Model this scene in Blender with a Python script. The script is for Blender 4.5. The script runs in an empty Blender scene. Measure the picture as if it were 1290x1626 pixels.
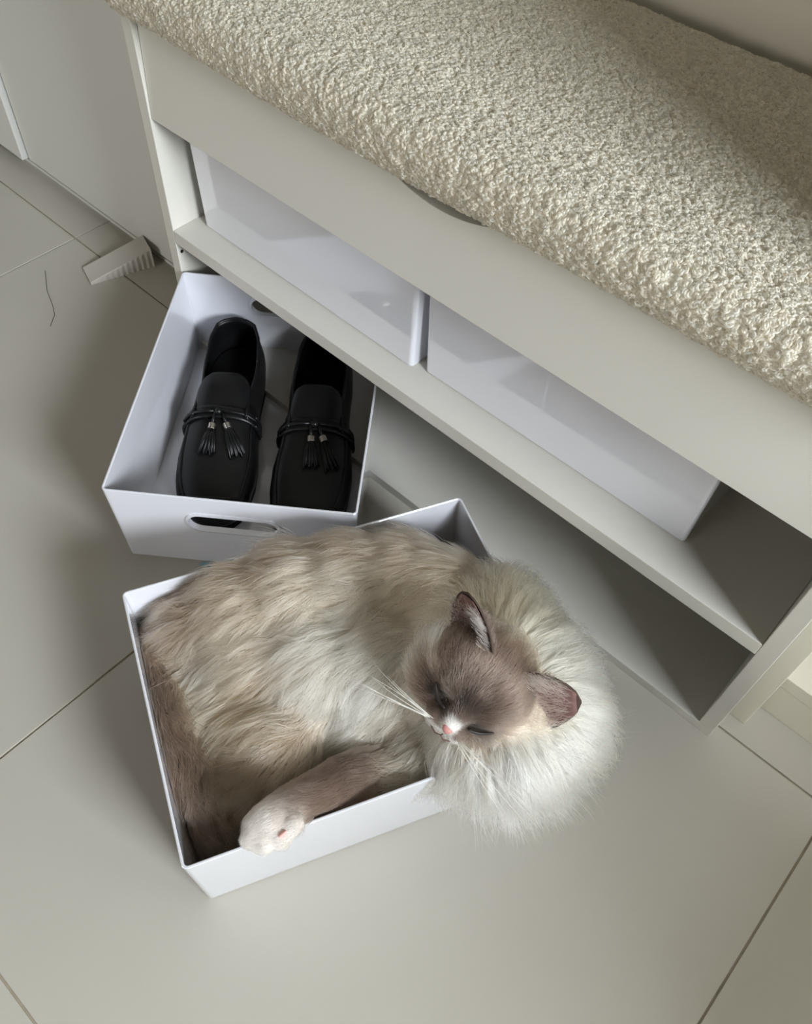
import bpy, bmesh, math, random
import numpy as np
from mathutils import Vector, Matrix, kdtree, noise as mnoise

random.seed(7); rng = np.random.default_rng(11)
S = bpy.context.scene
COL = S.collection

# ------------------------------------------------------------------ camera
IMG_W, IMG_H = 1290.0, 1626.0
FOC = 1357.15
CAM = np.array([0.76551, -0.45844, 0.80151])
RX = np.array([0.73586909, 0.67562392, 0.04504455])      # image right
RD = np.array([0.56785426, -0.57951691, -0.58455256])    # image down
RF = np.array([-0.36883361, 0.4557329, -0.8101045])      # view direction
cd = bpy.data.cameras.new('camera'); cam = bpy.data.objects.new('camera', cd); COL.objects.link(cam)
cam.matrix_world = Matrix(((RX[0], -RD[0], -RF[0], CAM[0]), (RX[1], -RD[1], -RF[1], CAM[1]),
                           (RX[2], -RD[2], -RF[2], CAM[2]), (0, 0, 0, 1)))
cd.sensor_fit = 'HORIZONTAL'; cd.sensor_width = 36.0; cd.lens = FOC * 36.0 / IMG_W
cd.clip_start = 0.02; cd.clip_end = 30
S.camera = cam

# ------------------------------------------------------------------ world, light, exposure
wd = bpy.data.worlds.new('world'); S.world = wd; wd.use_nodes = True
bg = wd.node_tree.nodes['Background']; bg.inputs['Color'].default_value = (0.75, 0.85, 1.0, 1); bg.inputs['Strength'].default_value = 0.6
def area(name, loc, target, sx, sy, power, color):
    l = bpy.data.lights.new(name, 'AREA'); l.shape = 'RECTANGLE'; l.size = sx; l.size_y = sy
    l.energy = power; l.color = color
    o = bpy.data.objects.new(name, l); COL.objects.link(o); o.location = loc
    o.rotation_euler = (Vector(target) - Vector(loc)).to_track_quat('-Z', 'Y').to_euler()
    return o
WIN_X = 2.45; WIN_Y = (-0.80, -0.06); WIN_Z = (0.40, 2.20)
area('window_light', (WIN_X + 0.06, sum(WIN_Y) / 2, sum(WIN_Z) / 2), (0, sum(WIN_Y) / 2, sum(WIN_Z) / 2),
     WIN_Z[1] - WIN_Z[0], WIN_Y[1] - WIN_Y[0], 92.0, (0.89, 0.95, 1.0))
DOOR_X = (-1.2, 0.2); DOOR_Z = (0.2, 1.5); FRONT_Y = -3.2
area('hall_light', (sum(DOOR_X) / 2, FRONT_Y - 0.06, sum(DOOR_Z) / 2), (sum(DOOR_X) / 2, 0, sum(DOOR_Z) / 2),
     DOOR_X[1] - DOOR_X[0], DOOR_Z[1] - DOOR_Z[0], 8.0, (1.0, 0.93, 0.80))
S.view_settings.view_transform = 'Standard'; S.view_settings.look = 'None'
S.view_settings.gamma = 1.0; S.view_settings.use_curve_mapping = False
S.view_settings.exposure = 1.38

# ------------------------------------------------------------------ helpers
def srgb(r, g, b):
    f = lambda c: ((c / 255.0) / 12.92 if c / 255.0 <= 0.04045 else ((c / 255.0 + 0.055) / 1.055) ** 2.4)
    return (f(r), f(g), f(b))
def pix(u, v, z):
    """point of the room at height z that the photograph shows at u, v"""
    r = RX * ((u - 645) / FOC) + RD * ((v - 813) / FOC) + RF
    return CAM + r * ((z - CAM[2]) / r[2])
def proj(P):
    d = P - CAM
    w = d @ RF
    return np.stack([645 + FOC * (d @ RX) / w, 813 + FOC * (d @ RD) / w], -1)

def tag(o, label=None, cat=None, group=None, kind=None):
    if label: o['label'] = label
    if cat: o['category'] = cat
    if group: o['group'] = group
    if kind: o['kind'] = kind
    return o
def empty(name, loc, rz=0.0, **k):
    o = bpy.data.objects.new(name, None); COL.objects.link(o); o.location = loc; o.rotation_euler = (0, 0, rz)
    o.empty_display_size = 0.02
    return tag(o, **k)
def link(name, me, mat=None, parent=None, smooth=False, bevel=0, **k):
    o = bpy.data.objects.new(name, me); COL.objects.link(o)
    if mat is not None and not me.materials: me.materials.append(mat)
    if parent is not None: o.parent = parent
    if smooth:
        me.polygons.foreach_set('use_smooth', [True] * len(me.polygons))
    if bevel:
        b = o.modifiers.new('bevel', 'BEVEL'); b.width = bevel; b.segments = 2; b.limit_method = 'ANGLE'; b.angle_limit = 0.7
    return tag(o, **k)
def bm_obj(name, bm, mat=None, parent=None, **k):
    me = bpy.data.meshes.new(name); bmesh.ops.recalc_face_normals(bm, faces=bm.faces); bm.to_mesh(me); bm.free()
    return link(name, me, mat, parent, **k)
def add_box(bm, a, b):
    r = bmesh.ops.create_cube(bm, size=1.0)
    for v in r['verts']:
        v.co = Vector([a[i] if v.co[i] < 0 else b[i] for i in range(3)])
def box(name, a, b, mat, parent=None, bevel=0.0007, **k):
    bm = bmesh.new(); add_box(bm, a, b)
    return bm_obj(name, bm, mat, parent, bevel=bevel, **k)
def add_tube(bm, pts, radii, n=8, cap=True):
    pts = [Vector(p) for p in pts]
    if not hasattr(radii, '__len__'): radii = [radii] * len(pts)
    rings = []; ref = None
    for i, p in enumerate(pts):
        t = (pts[min(i + 1, len(pts) - 1)] - pts[max(i - 1, 0)]).normalized()
        if ref is None: ref = t.orthogonal()
        ref = (ref - t * ref.dot(t)).normalized(); b = t.cross(ref)
        rings.append([bm.verts.new(p + (ref * math.cos(a) + b * math.sin(a)) * radii[i])
                      for a in [2 * math.pi * k / n for k in range(n)]])
    for r0, r1 in zip(rings[:-1], rings[1:]):
        for k in range(n):
            bm.faces.new((r0[k], r0[(k + 1) % n], r1[(k + 1) % n], r1[k]))
    if cap: bm.faces.new(rings[0][::-1]); bm.faces.new(rings[-1])
def add_grid(bm, P):
    """P[i][j] -> quads"""
    V = [[bm.verts.new(p) for p in row] for row in P]
    for i in range(len(V) - 1):
        for j in range(len(V[0]) - 1):
            bm.faces.new((V[i][j], V[i + 1][j], V[i + 1][j + 1], V[i][j + 1]))
    return V
def prism(name, poly, y0, y1, mat, parent, **k):
    """outline in x,z extruded along y"""
    bm = bmesh.new()
    f = bm.faces.new([bm.verts.new((x, y0, z)) for x, z in poly])
    r = bmesh.ops.extrude_face_region(bm, geom=[f])
    for v in r['geom']:
        if isinstance(v, bmesh.types.BMVert): v.co.y = y1
    return bm_obj(name, bm, mat, parent, **k)
def baked(o):
    """mesh of o with its modifiers applied; o is removed"""
    dg = bpy.context.evaluated_depsgraph_get(); dg.update()
    me = bpy.data.meshes.new_from_object(o.evaluated_get(dg))
    old = o.data; bpy.data.objects.remove(o); bpy.data.meshes.remove(old)
    return me

# ------------------------------------------------------------------ materials
def mat(name, color, rough=0.5, spec=0.5, coat=0.0, metal=0.0, noise=None, bump=None, sheen=0.0, ior=1.5):
    m = bpy.data.materials.new(name); m.use_nodes = True; nt = m.node_tree
    p = nt.nodes['Principled BSDF']
    p.inputs['Base Color'].default_value = (*color, 1); p.inputs['Roughness'].default_value = rough
    p.inputs['Specular IOR Level'].default_value = spec; p.inputs['Metallic'].default_value = metal
    p.inputs['Coat Weight'].default_value = coat; p.inputs['Coat Roughness'].default_value = 0.05
    p.inputs['Sheen Weight'].default_value = sheen; p.inputs['IOR'].default_value = ior; p.inputs['Coat IOR'].default_value = ior
    tc = nt.nodes.new('ShaderNodeTexCoord')
    if noise:                                                # (scale, amount, detail)
        n = nt.nodes.new('ShaderNodeTexNoise'); n.inputs['Scale'].default_value = noise[0]; n.inputs['Detail'].default_value = noise[2]
        nt.links.new(tc.outputs['Object'], n.inputs['Vector'])
        r = nt.nodes.new('ShaderNodeMapRange'); r.inputs['From Min'].default_value = 0.3; r.inputs['From Max'].default_value = 0.7
        r.inputs['To Min'].default_value = 1 - noise[1]; r.inputs['To Max'].default_value = 1 + noise[1] * 0.4
        nt.links.new(n.outputs['Fac'], r.inputs['Value'])
        x = nt.nodes.new('ShaderNodeMix'); x.data_type = 'RGBA'; x.blend_type = 'MULTIPLY'; x.inputs['Factor'].default_value = 1
        x.inputs['A'].default_value = (*color, 1); nt.links.new(r.outputs['Result'], x.inputs['B'])
        nt.links.new(x.outputs['Result'], p.inputs['Base Color'])
    if bump:                                                 # (scale, strength, distance)
        n = nt.nodes.new('ShaderNodeTexNoise'); n.inputs['Scale'].default_value = bump[0]; n.inputs['Detail'].default_value = 4
        nt.links.new(tc.outputs['Object'], n.inputs['Vector'])
        b = nt.nodes.new('ShaderNodeBump'); b.inputs['Strength'].default_value = bump[1]; b.inputs['Distance'].default_value = bump[2]
        nt.links.new(n.outputs['Fac'], b.inputs['Height']); nt.links.new(b.outputs['Normal'], p.inputs['Normal'])
    return m
def attr_mat(name, rough=0.75, spec=0.2, trans=0.0):
    m = bpy.data.materials.new(name); m.use_nodes = True; nt = m.node_tree
    p = nt.nodes['Principled BSDF']; a = nt.nodes.new('ShaderNodeAttribute'); a.attribute_name = 'coat'
    nt.links.new(a.outputs['Color'], p.inputs['Base Color'])
    p.inputs['Roughness'].default_value = rough; p.inputs['Specular IOR Level'].default_value = spec
    if trans:
        t = nt.nodes.new('ShaderNodeBsdfTranslucent'); nt.links.new(a.outputs['Color'], t.inputs['Color'])
        x = nt.nodes.new('ShaderNodeMixShader'); x.inputs['Fac'].default_value = trans
        nt.links.new(p.outputs['BSDF'], x.inputs[1]); nt.links.new(t.outputs['BSDF'], x.inputs[2])
        nt.links.new(x.outputs['Shader'], nt.nodes['Material Output'].inputs['Surface'])
    return m

M_tile = mat('floor_tile', srgb(190, 185.5, 175), 0.42, 0.35, noise=(3.0, 0.05, 5), bump=(120, 0.05, 0.001))
M_grout = mat('grout', srgb(166, 156, 138), 0.9, 0.2, noise=(40, 0.2, 3))
M_wall = mat('wall_paint', srgb(228, 222, 208), 0.9, 0.2, bump=(200, 0.05, 0.001))
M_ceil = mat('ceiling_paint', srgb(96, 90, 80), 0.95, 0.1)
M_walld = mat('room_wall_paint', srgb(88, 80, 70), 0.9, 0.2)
M_lam = mat('bench_laminate', srgb(214, 211, 202), 0.38, 0.4, noise=(6, 0.02, 2))
M_cab = mat('cabinet_laminate', srgb(222, 222, 217), 0.45, 0.35)
M_cabr = mat('open_cabinet_laminate', srgb(225, 220, 205), 0.5, 0.35)
M_kick = mat('kick_strip', srgb(140, 138, 122), 0.5, 0.4)
M_box = mat('glossy_white_plastic', srgb(226, 227, 234), 0.12, 0.5, coat=1.0, ior=1.65)
M_leather = mat('black_leather', (0.006, 0.006, 0.0065), 0.38, 0.42, noise=(60, 0.3, 3), bump=(350, 0.15, 0.0006))
M_lining = mat('shoe_lining', (0.004, 0.004, 0.0045), 0.8, 0.15)
M_sole = mat('rubber_sole', (0.006, 0.006, 0.006), 0.7, 0.2)
M_metal = mat('ferrule_metal', (0.62, 0.58, 0.52), 0.35, 0.5, metal=1.0)
M_wedge = mat('white_rubber', srgb(205, 200, 192), 0.8, 0.25, bump=(300, 0.1, 0.0006))
M_fab = mat('boucle_backing', srgb(232, 226, 212), 0.95, 0.1, noise=(250, 0.35, 3))
M_fur = bpy.data.materials.new('cat_fur'); M_fur.use_nodes = True
_nt = M_fur.node_tree; _h = _nt.nodes.new('ShaderNodeBsdfHairPrincipled'); _h.parametrization = 'COLOR'
_a = _nt.nodes.new('ShaderNodeAttribute'); _a.attribute_name = 'coat'; _nt.links.new(_a.outputs['Color'], _h.inputs['Color'])
_h.inputs['Roughness'].default_value = 0.45; _h.inputs['Radial Roughness'].default_value = 0.75; _h.inputs['Coat'].default_value = 0.0
_nt.links.new(_h.outputs['BSDF'], _nt.nodes['Material Output'].inputs['Surface'])
M_skin = attr_mat('cat_skin', 0.95, 0.05)
M_nose = mat('pink_nose', srgb(190, 134, 128), 0.5, 0.4, bump=(900, 0.2, 0.0004))
M_dark = mat('eyelid_line', srgb(34, 27, 24), 0.5, 0.4)
M_pad = mat('pink_pad', srgb(226, 178, 168), 0.6, 0.3)
M_whisk = mat('whisker_white', srgb(245, 242, 235), 0.4, 0.5)
M_blue = mat('blue_film', srgb(120, 165, 180), 0.5, 0.4)
M_frame = mat('window_frame_paint', srgb(235, 235, 232), 0.4, 0.4)

# ------------------------------------------------------------------ setting
X0, X1, Y0, Y1, ZC = -1.80, WIN_X, FRONT_Y, 0.315, 2.75
fl = box('floor', (X0, Y0, -0.05), (X1, Y1, -0.0016), M_grout, bevel=0, kind='structure')
gx = [0.3205 + 0.6015 * k for k in range(-5, 9)]; gy = [0.0171 + 0.601 * k for k in range(-7, 3)]
G = 0.0011
for i in range(len(gx) - 1):
    for j in range(len(gy) - 1):
        a = (max(gx[i] + G, X0), max(gy[j] + G, Y0)); b = (min(gx[i + 1] - G, X1), min(gy[j + 1] - G, Y1))
        if b[0] - a[0] < 0.01 or b[1] - a[1] < 0.01: continue
        t = box('tile', (a[0], a[1], -0.004), (b[0], b[1], 0.0), M_tile, fl, bevel=0.0004)
box('wall_back', (X0 - 0.1, Y1, -0.05), (X1 + 0.1, Y1 + 0.1, ZC), M_wall, bevel=0, kind='structure')
bm = bmesh.new()
add_box(bm, (X0 - 0.1, Y0 - 0.1, -0.05), (DOOR_X[0], Y0, ZC)); add_box(bm, (DOOR_X[1], Y0 - 0.1, -0.05), (X1 + 0.1, Y0, ZC))
add_box(bm, (DOOR_X[0], Y0 - 0.1, -0.05), (DOOR_X[1], Y0, DOOR_Z[0])); add_box(bm, (DOOR_X[0], Y0 - 0.1, DOOR_Z[1]), (DOOR_X[1], Y0, ZC))
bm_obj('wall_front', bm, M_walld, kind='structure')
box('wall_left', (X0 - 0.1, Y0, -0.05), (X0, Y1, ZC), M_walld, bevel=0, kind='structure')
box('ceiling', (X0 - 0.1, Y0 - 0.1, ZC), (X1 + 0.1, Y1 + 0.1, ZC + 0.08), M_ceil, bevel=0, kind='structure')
bm = bmesh.new()
add_box(bm, (X1, Y0, -0.05), (X1 + 0.1, WIN_Y[0], ZC)); add_box(bm, (X1, WIN_Y[1], -0.05), (X1 + 0.1, Y1, ZC))
add_box(bm, (X1, WIN_Y[0], -0.05), (X1 + 0.1, WIN_Y[1], WIN_Z[0])); add_box(bm, (X1, WIN_Y[0], WIN_Z[1]), (X1 + 0.1, WIN_Y[1], ZC))
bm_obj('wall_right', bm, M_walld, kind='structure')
bm = bmesh.new()
for a, b in (((WIN_Y[0] - .04, WIN_Z[0] - .04), (WIN_Y[0], WIN_Z[1] + .04)), ((WIN_Y[1], WIN_Z[0] - .04), (WIN_Y[1] + .04, WIN_Z[1] + .04)),
             ((WIN_Y[0], WIN_Z[0] - .04), (WIN_Y[1], WIN_Z[0])), ((WIN_Y[0], WIN_Z[1]), (WIN_Y[1], WIN_Z[1] + .04))):
    add_box(bm, (X1 - 0.02, a[0], a[1]), (X1, b[0], b[1]))
bm_obj('window_1', bm, M_frame, kind='structure')
box('added_shade_wall', (1.50, -0.42, -0.05), (1.58, -0.05, 0.60), M_wall, bevel=0.002, kind='structure')  # unseen half-wall, added to shade the floor on the right

# ------------------------------------------------------------------ tall cabinets beside the bench
lc = empty('tall_cabinet', (-0.45, 0.19, 0), label='tall off-white cabinet with flat doors standing left of the shoe bench', cat='cabinet')
def child_box(name, a, b, m, root, **k):
    o = box(name, a, b, m, None, **k); o.parent = root; o.matrix_parent_inverse = Matrix.Translation(-Vector(root.location)); return o
child_box('door', (-0.474, 0.072, 0.0145), (-0.0035, 0.09, 2.2), M_cab, lc)
child_box('door', (-1.10, 0.063, 0.0145), (-0.4785, 0.081, 2.2), M_cab, lc)
child_box('carcass', (-1.10, 0.0915, 0.02), (-0.0035, 0.31, 2.2), M_cab, lc)
child_box('kickboard', (-1.10, 0.082, 0.0), (-0.0035, 0.098, 0.0195), M_kick, lc)
child_box('floor_trim', (-1.10, 0.0765, 0.0), (-0.0035, 0.0815, 0.006), M_cab, lc)
rc = empty('open_cabinet', (1.1, 0.19, 0), label='cream cabinet end with low plinth to the right of the shoe bench', cat='cabinet')
child_box('side_panel', (0.8025, 0.0365, 0.0), (0.8195, 0.31, 2.2), M_cabr, rc)
child_box('plinth', (0.8200, 0.065, 0.0), (1.7, 0.081, 0.0495), M_cabr, rc)
child_box('bottom_board', (0.8200, 0.0645, 0.0500), (1.7, 0.31, 0.0680), M_cabr, rc)
child_box('back_panel', (0.8200, 0.300, 0.0685), (1.7, 0.31, 2.2), M_cabr, rc)
child_box('upper_door', (0.8205, 0.110, 0.115), (1.7, 0.127, 2.2), M_cabr, rc)

# ------------------------------------------------------------------ shoe bench
BW, BT, BD = 0.80, 0.0154, 0.30
bench = empty('shoe_bench', (0.4, 0.15, 0), label='off-white shoe bench with tip-down front panel and open shelves', cat='bench')
child_box('side_panel', (0.0, 0.0, 0.0132), (BT, BD, 0.4125), M_lam, bench)
child_box('side_panel', (BW - BT, 0.0, 0.0132), (BW, BD, 0.4125), M_lam, bench)
child_box('bottom_board', (0.0, 0.0, 0.0), (BW, BD, 0.0130), M_lam, bench)
child_box('shelf', (BT + .0002, 0.0, 0.1593), (BW - BT - .0002, BD - 0.004, 0.1767), M_lam, bench)
child_box('upper_board', (BT + .0002, 0.026, 0.322), (BW - BT - .0002, BD - 0.004, 0.336), M_lam, bench)
child_box('top_board', (BT + .0002, 0.045, 0.398), (BW - BT - .0002, BD - 0.004, 0.4125), M_lam, bench)
child_box('back_panel', (BT + .0002, BD - 0.0035, 0.0132), (BW - BT - .0002, BD, 0.4120), M_lam, bench)
bm = bmesh.new()
for px, pz in ((0.0155, 0.145),): add_tube(bm, [(0.0150, 0.006, pz), (0.0160, 0.006, pz)], 0.0022, 10)
o = bm_obj('screw_hole', bm, M_dark, None); o.parent = bench; o.matrix_parent_inverse = Matrix.Translation(-Vector(bench.location))
zt, cxm, R, zb = 0.4125, 0.398, 0.144, 0.3945
poly = [(BT + .0008, 0.3118), (BW - BT - .002, 0.3118), (BW - BT - .002, zt)]
hw = math.sqrt(R * R - (R - (zt - zb)) ** 2); a0 = math.asin(hw / R)
for k in range(25):
    a = a0 - 2 * a0 * k / 24
    poly.append((cxm + R * math.sin(a), zb + R - R * math.cos(a)))
poly.append((BT + .0008, zt))
o = prism('tip_down_panel', poly, 0.0016, 0.0170, M_lam, None, bevel=0.0004)
for v in o.data.vertices: v.co.y += (v.co.z - 0.3118) * 0.055      # the panel leans slightly inwards
o.parent = bench; o.matrix_parent_inverse = Matrix.Translation(-Vector(bench.location))

# ------------------------------------------------------------------ storage boxes
def rr_loop(lx, ly, r, z, n=5):
    out = []
    for cx_, cy_, a in ((lx - r, ly - r, 0), (r, ly - r, 90), (r, r, 180), (lx - r, r, 270)):
        for k in range(n + 1):
            t = math.radians(a + 90 * k / n); out.append((cx_ + r * math.cos(t), cy_ + r * math.sin(t), z))
    return out
BOX_H, BOX_T, TAPER = 0.120, 0.0024, 0.0030
def loft(bm, loops, close_first=True, close_last=True):
    V = [[bm.verts.new(p) for p in l] for l in loops]; n = len(V[0])
    for a, b in zip(V[:-1], V[1:]):
        for k in range(n): bm.faces.new((a[k], a[(k + 1) % n], b[(k + 1) % n], b[k]))
    if close_first: bm.faces.new(V[0][::-1])
    if close_last: bm.faces.new(V[-1])
def stadium(w, h, n=8):
    r = h / 2; out = []
    for s, a in ((1, -90), (-1, 90)):
        for k in range(n + 1):
            t = math.radians(a + 180 * k / n); out.append((s * (w / 2 - r) + r * math.cos(t), r * math.sin(t)))
    return out
SLOT_Z = 0.0790
def box_mesh(lx, ly):
    """lx: long side, ly: short side; slots in the short walls"""
    def lp(ins, r, z): return [(x + ins, y + ins, zz) for x, y, zz in rr_loop(lx - 2 * ins, ly - 2 * ins, max(r, .0006), z)]
    t = BOX_T; bm = bmesh.new()
    loft(bm, [lp(TAPER + .0015, .004, 0.0), lp(TAPER, .005, .0015), lp(0.0, .005, BOX_H - .0006), lp(0.0006, .0045, BOX_H),
              lp(t - .0006, .0034, BOX_H), lp(t, .003, BOX_H - .0006), lp(t + TAPER, .003, .0035), lp(t + TAPER + .001, .003, .0025)])
    o = bm_obj('tmp', bm, M_box)
    cuts = []
    for x in (-0.02, lx - 0.02):
        b2 = bmesh.new(); st = stadium(0.0960, 0.0290)
        loft(b2, [[(x, ly / 2 + a, SLOT_Z + b) for a, b in st], [(x + 0.04, ly / 2 + a, SLOT_Z + b) for a, b in st]])
        c = bm_obj('cut', b2); cuts.append(c)
        md = o.modifiers.new('b', 'BOOLEAN'); md.object = c; md.operation = 'DIFFERENCE'; md.solver = 'EXACT'
    me = baked(o)
    for c in cuts: bpy.data.objects.remove(c)
    me.name = 'storage_box_shell'
    return me
def slot_rim_mesh(ly, x):
    bm = bmesh.new(); st = stadium(0.0965, 0.0295, 10)
    pts = [(x, ly / 2 + a, SLOT_Z + b) for a, b in st]; n = len(pts)
    V = [[], [], [], []]
    cxp = Vector((x, ly / 2, SLOT_Z))
    for k, p in enumerate(pts):
        p = Vector(p); d = (p - Vector((x, ly / 2 + max(-.034, min(.034, p.y - ly / 2)), SLOT_Z))).normalized()
        for q, (u, w) in enumerate(((-.0034, -.0022), (-.0026, .0012), (.0026, .0012), (.0034, -.0022))):
            V[q].append(bm.verts.new(p + d * w + Vector((u, 0, 0))))
    for q in range(4):
        for k in range(n):
            bm.faces.new((V[q][k], V[q][(k + 1) % n], V[(q + 1) % 4][(k + 1) % n], V[(q + 1) % 4][k]))
    bmesh.ops.recalc_face_normals(bm, faces=bm.faces)
    me = bpy.data.meshes.new('handle_rim'); bm.to_mesh(me); bm.free(); me.materials.append(M_box); return me
LX, LY = 0.3350, 0.2545
shell = box_mesh(LX, LY)
shell.polygons.foreach_set('use_smooth', [False] * len(shell.polygons))
off = TAPER * (1 - SLOT_Z / BOX_H) + BOX_T / 2
rims = [slot_rim_mesh(LY, off), slot_rim_mesh(LY, LX - off)]
def storage_box(loc, rz, label, group='white storage boxes'):
    e = empty('storage_box', loc, rz, label=label, cat='box', group=group)
    link('shell', shell, M_box, e)
    for r in rims: link('handle_rim', r, M_box, e)
    return e
# upper shelf: long sides to the front
storage_box((0.0300, 0.0300, 0.1768), math.radians(-0.3), 'white plastic box at the left end of the upper shelf of the bench')
_b2 = storage_box((0.3715, 0.0350, 0.1768), math.radians(0.6), 'white plastic box on the upper shelf next to the bare right end'); _b2.scale.x = 0.935
# shoe box: local x runs from front slot wall to the far wall
A_DIR = np.array([-0.609, 0.793]); C_DIR = np.array([0.783, 0.622])
SB = np.array([0.2243, -0.2694]); sang = math.atan2(-C_DIR[0], C_DIR[1])
sang = math.atan2(A_DIR[1], A_DIR[0])
# y axis of the box = left of x axis; far right corner is origin side
SBR = SB + C_DIR * LY
storage_box((SBR[0], SBR[1], 0.0002), sang, 'white plastic box on the floor holding the black loafers')
# cat box: origin at near-left corner, x to the near right corner
U2 = np.array([0.447, 0.8945]); V2 = np.array([-0.8945, 0.447]); B0 = np.array([0.5592, -0.4360])
CBX, CBY = LX, LY
storage_box((B0[0], B0[1], 0.0002), math.atan2(U2[1], U2[0]), 'white plastic box on the floor with the cat curled up inside')

# ------------------------------------------------------------------ seat cushion with boucle pile
def cushion():
    ax, bx, ay, by, az, bz = -0.014, 0.812, -0.013, 0.300, 0.4135, 0.4630
    c = np.array([(ax + bx) / 2, (ay + by) / 2, (az + bz) / 2]); h = np.array([bx - ax, by - ay, bz - az]) / 2; r = 0.021
    step = 0.0032
    verts = []; faces = []; index = {}
    def vid(p):
        k = tuple(np.round(p, 6)); 
        if k not in index: index[k] = len(verts); verts.append(p)
        return index[k]
    n = [max(2, int(round(2 * h[i] / step))) for i in range(3)]
    for ax_ in range(3):
        b, d = (ax_ + 1) % 3, (ax_ + 2) % 3
        for s in (-1, 1):
            ids = [[None] * (n[d] + 1) for _ in range(n[b] + 1)]
            for i in range(n[b] + 1):
                for j in range(n[d] + 1):
                    p = [0, 0, 0]; p[ax_] = s * h[ax_]; p[b] = -h[b] + 2 * h[b] * i / n[b]; p[d] = -h[d] + 2 * h[d] * j / n[d]
                    ids[i][j] = vid(np.array(p))
            for i in range(n[b]):
                for j in range(n[d]):
                    q = (ids[i][j], ids[i + 1][j], ids[i + 1][j + 1], ids[i][j + 1])
                    faces.append(q if s > 0 else q[::-1])
    P = np.array(verts); core = np.clip(P, -(h - r), h - r); d = P - core; L = np.linalg.norm(d, axis=1, keepdims=True); L[L < 1e-9] = 1
    N = d / L; P = core + N * r + c
    return P, N, faces
P, N, F = cushion()
# sag along the front lower edge
zx = np.interp(P[:, 0], [0.0, 0.06, 0.2, 0.37, 0.5, 0.63, 0.72, 0.82], [0.0, 0.0015, -0.004, -0.003, 0.001, 0.0045, 0.0045, 0.0035])
wfront = np.clip((0.004 - P[:, 1]) / 0.01, 0, 1) * np.clip((0.450 - P[:, 2]) / 0.02, 0, 1)
P[:, 2] += zx * wfront
_w = np.clip((P[:, 1] - 0.010) / 0.016, 0, 1)      # between the tall cabinets the cushion is pressed in
P[:, 0] = P[:, 0] * (1 - _w) + np.clip(P[:, 0], 0.001, 0.798) * _w
P[:, 2] += (0.004 * np.sin(P[:, 0] * 7.0 + 1.5) - 0.002) * np.clip((P[:, 2] - 0.44) / 0.02, 0, 1) * np.clip(P[:, 1] / 0.1, 0, 1)
def vnoise(P, s, off=0.0):
    return np.array([mnoise.noise(Vector((p[0] * s + off, p[1] * s, p[2] * s))) for p in P])
nub = vnoise(P, 260.0) + 0.6 * vnoise(P, 120.0, 7.0)
keep = (P[:, 2] > 0.4140) | (P[:, 1] < 0.0)
Pb = P + N * (nub * 0.0013)[:, None] * keep[:, None]
me = bpy.data.meshes.new('cushion_cover'); me.from_pydata(Pb.tolist(), [], F); me.update()
seat = empty('seat_cushion', (0.4, 0.14, 0.4130), label='cream boucle seat cushion covering the top of the shoe bench', cat='cushion')
o = link('cover', me, M_fab, seat, smooth=True); o.matrix_parent_inverse = Matrix.Translation(-Vector(seat.location))

def sample(me, n, weight=None):
    """random points on a triangulated mesh: positions, smooth normals"""
    me.calc_loop_triangles()
    nv = len(me.vertices); co = np.empty(nv * 3); me.vertices.foreach_get('co', co); co = co.reshape(-1, 3)
    no = np.empty(nv * 3); me.vertices.foreach_get('normal', no); no = no.reshape(-1, 3)
    nt = len(me.loop_triangles); tr = np.empty(nt * 3, dtype=np.int32); me.loop_triangles.foreach_get('vertices', tr); tr = tr.reshape(-1, 3)
    a, b, c = co[tr[:, 0]], co[tr[:, 1]], co[tr[:, 2]]
    ar = 0.5 * np.linalg.norm(np.cross(b - a, c - a), axis=1)
    if weight is not None: ar = ar * weight[tr].mean(1)
    idx = rng.choice(nt, size=n, p=ar / ar.sum()); r1 = np.sqrt(rng.random(n)); r2 = rng.random(n)
    w = np.stack([1 - r1, r1 * (1 - r2), r1 * r2], 1)
    Pp = (co[tr[idx]] * w[:, :, None]).sum(1); Nn = (no[tr[idx]] * w[:, :, None]).sum(1)
    Nn /= np.linalg.norm(Nn, axis=1, keepdims=True) + 1e-9
    return Pp, Nn, tr[idx], w
def curves_obj(name, pts, rad, m, parent, colors=None, **k):
    """pts: (n strands, m points, 3)"""
    n, q, _ = pts.shape
    cu = bpy.data.hair_curves.new(name); cu.add_curves([q] * n)
    cu.attributes['position'].data.foreach_set('vector', pts.reshape(-1).astype(np.float32))
    ra = cu.attributes.get('radius') or cu.attributes.new('radius', 'FLOAT', 'POINT')
    ra.data.foreach_set('value', np.broadcast_to(rad, (n, q)).reshape(-1).astype(np.float32))
    if colors is not None:
        ca = cu.attributes.new('coat', 'FLOAT_COLOR', 'POINT')
        full = np.ones((n, q, 4), np.float32); full[:, :, :3] = colors
        ca.data.foreach_set('color', full.reshape(-1))
    cu.materials.append(m)
    o = bpy.data.objects.new(name, cu); COL.objects.link(o)
    if parent is not None:
        o.parent = parent; o.matrix_parent_inverse = Matrix.Translation(-Vector(parent.location))
    return tag(o, **k)
def tangents(N):
    ref = np.where(np.abs(N[:, 2:3]) > 0.9, np.array([[1.0, 0, 0]]), np.array([[0, 0, 1.0]]))
    T = np.cross(ref, N); T /= np.linalg.norm(T, axis=1, keepdims=True) + 1e-9
    return T, np.cross(N, T)
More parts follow.
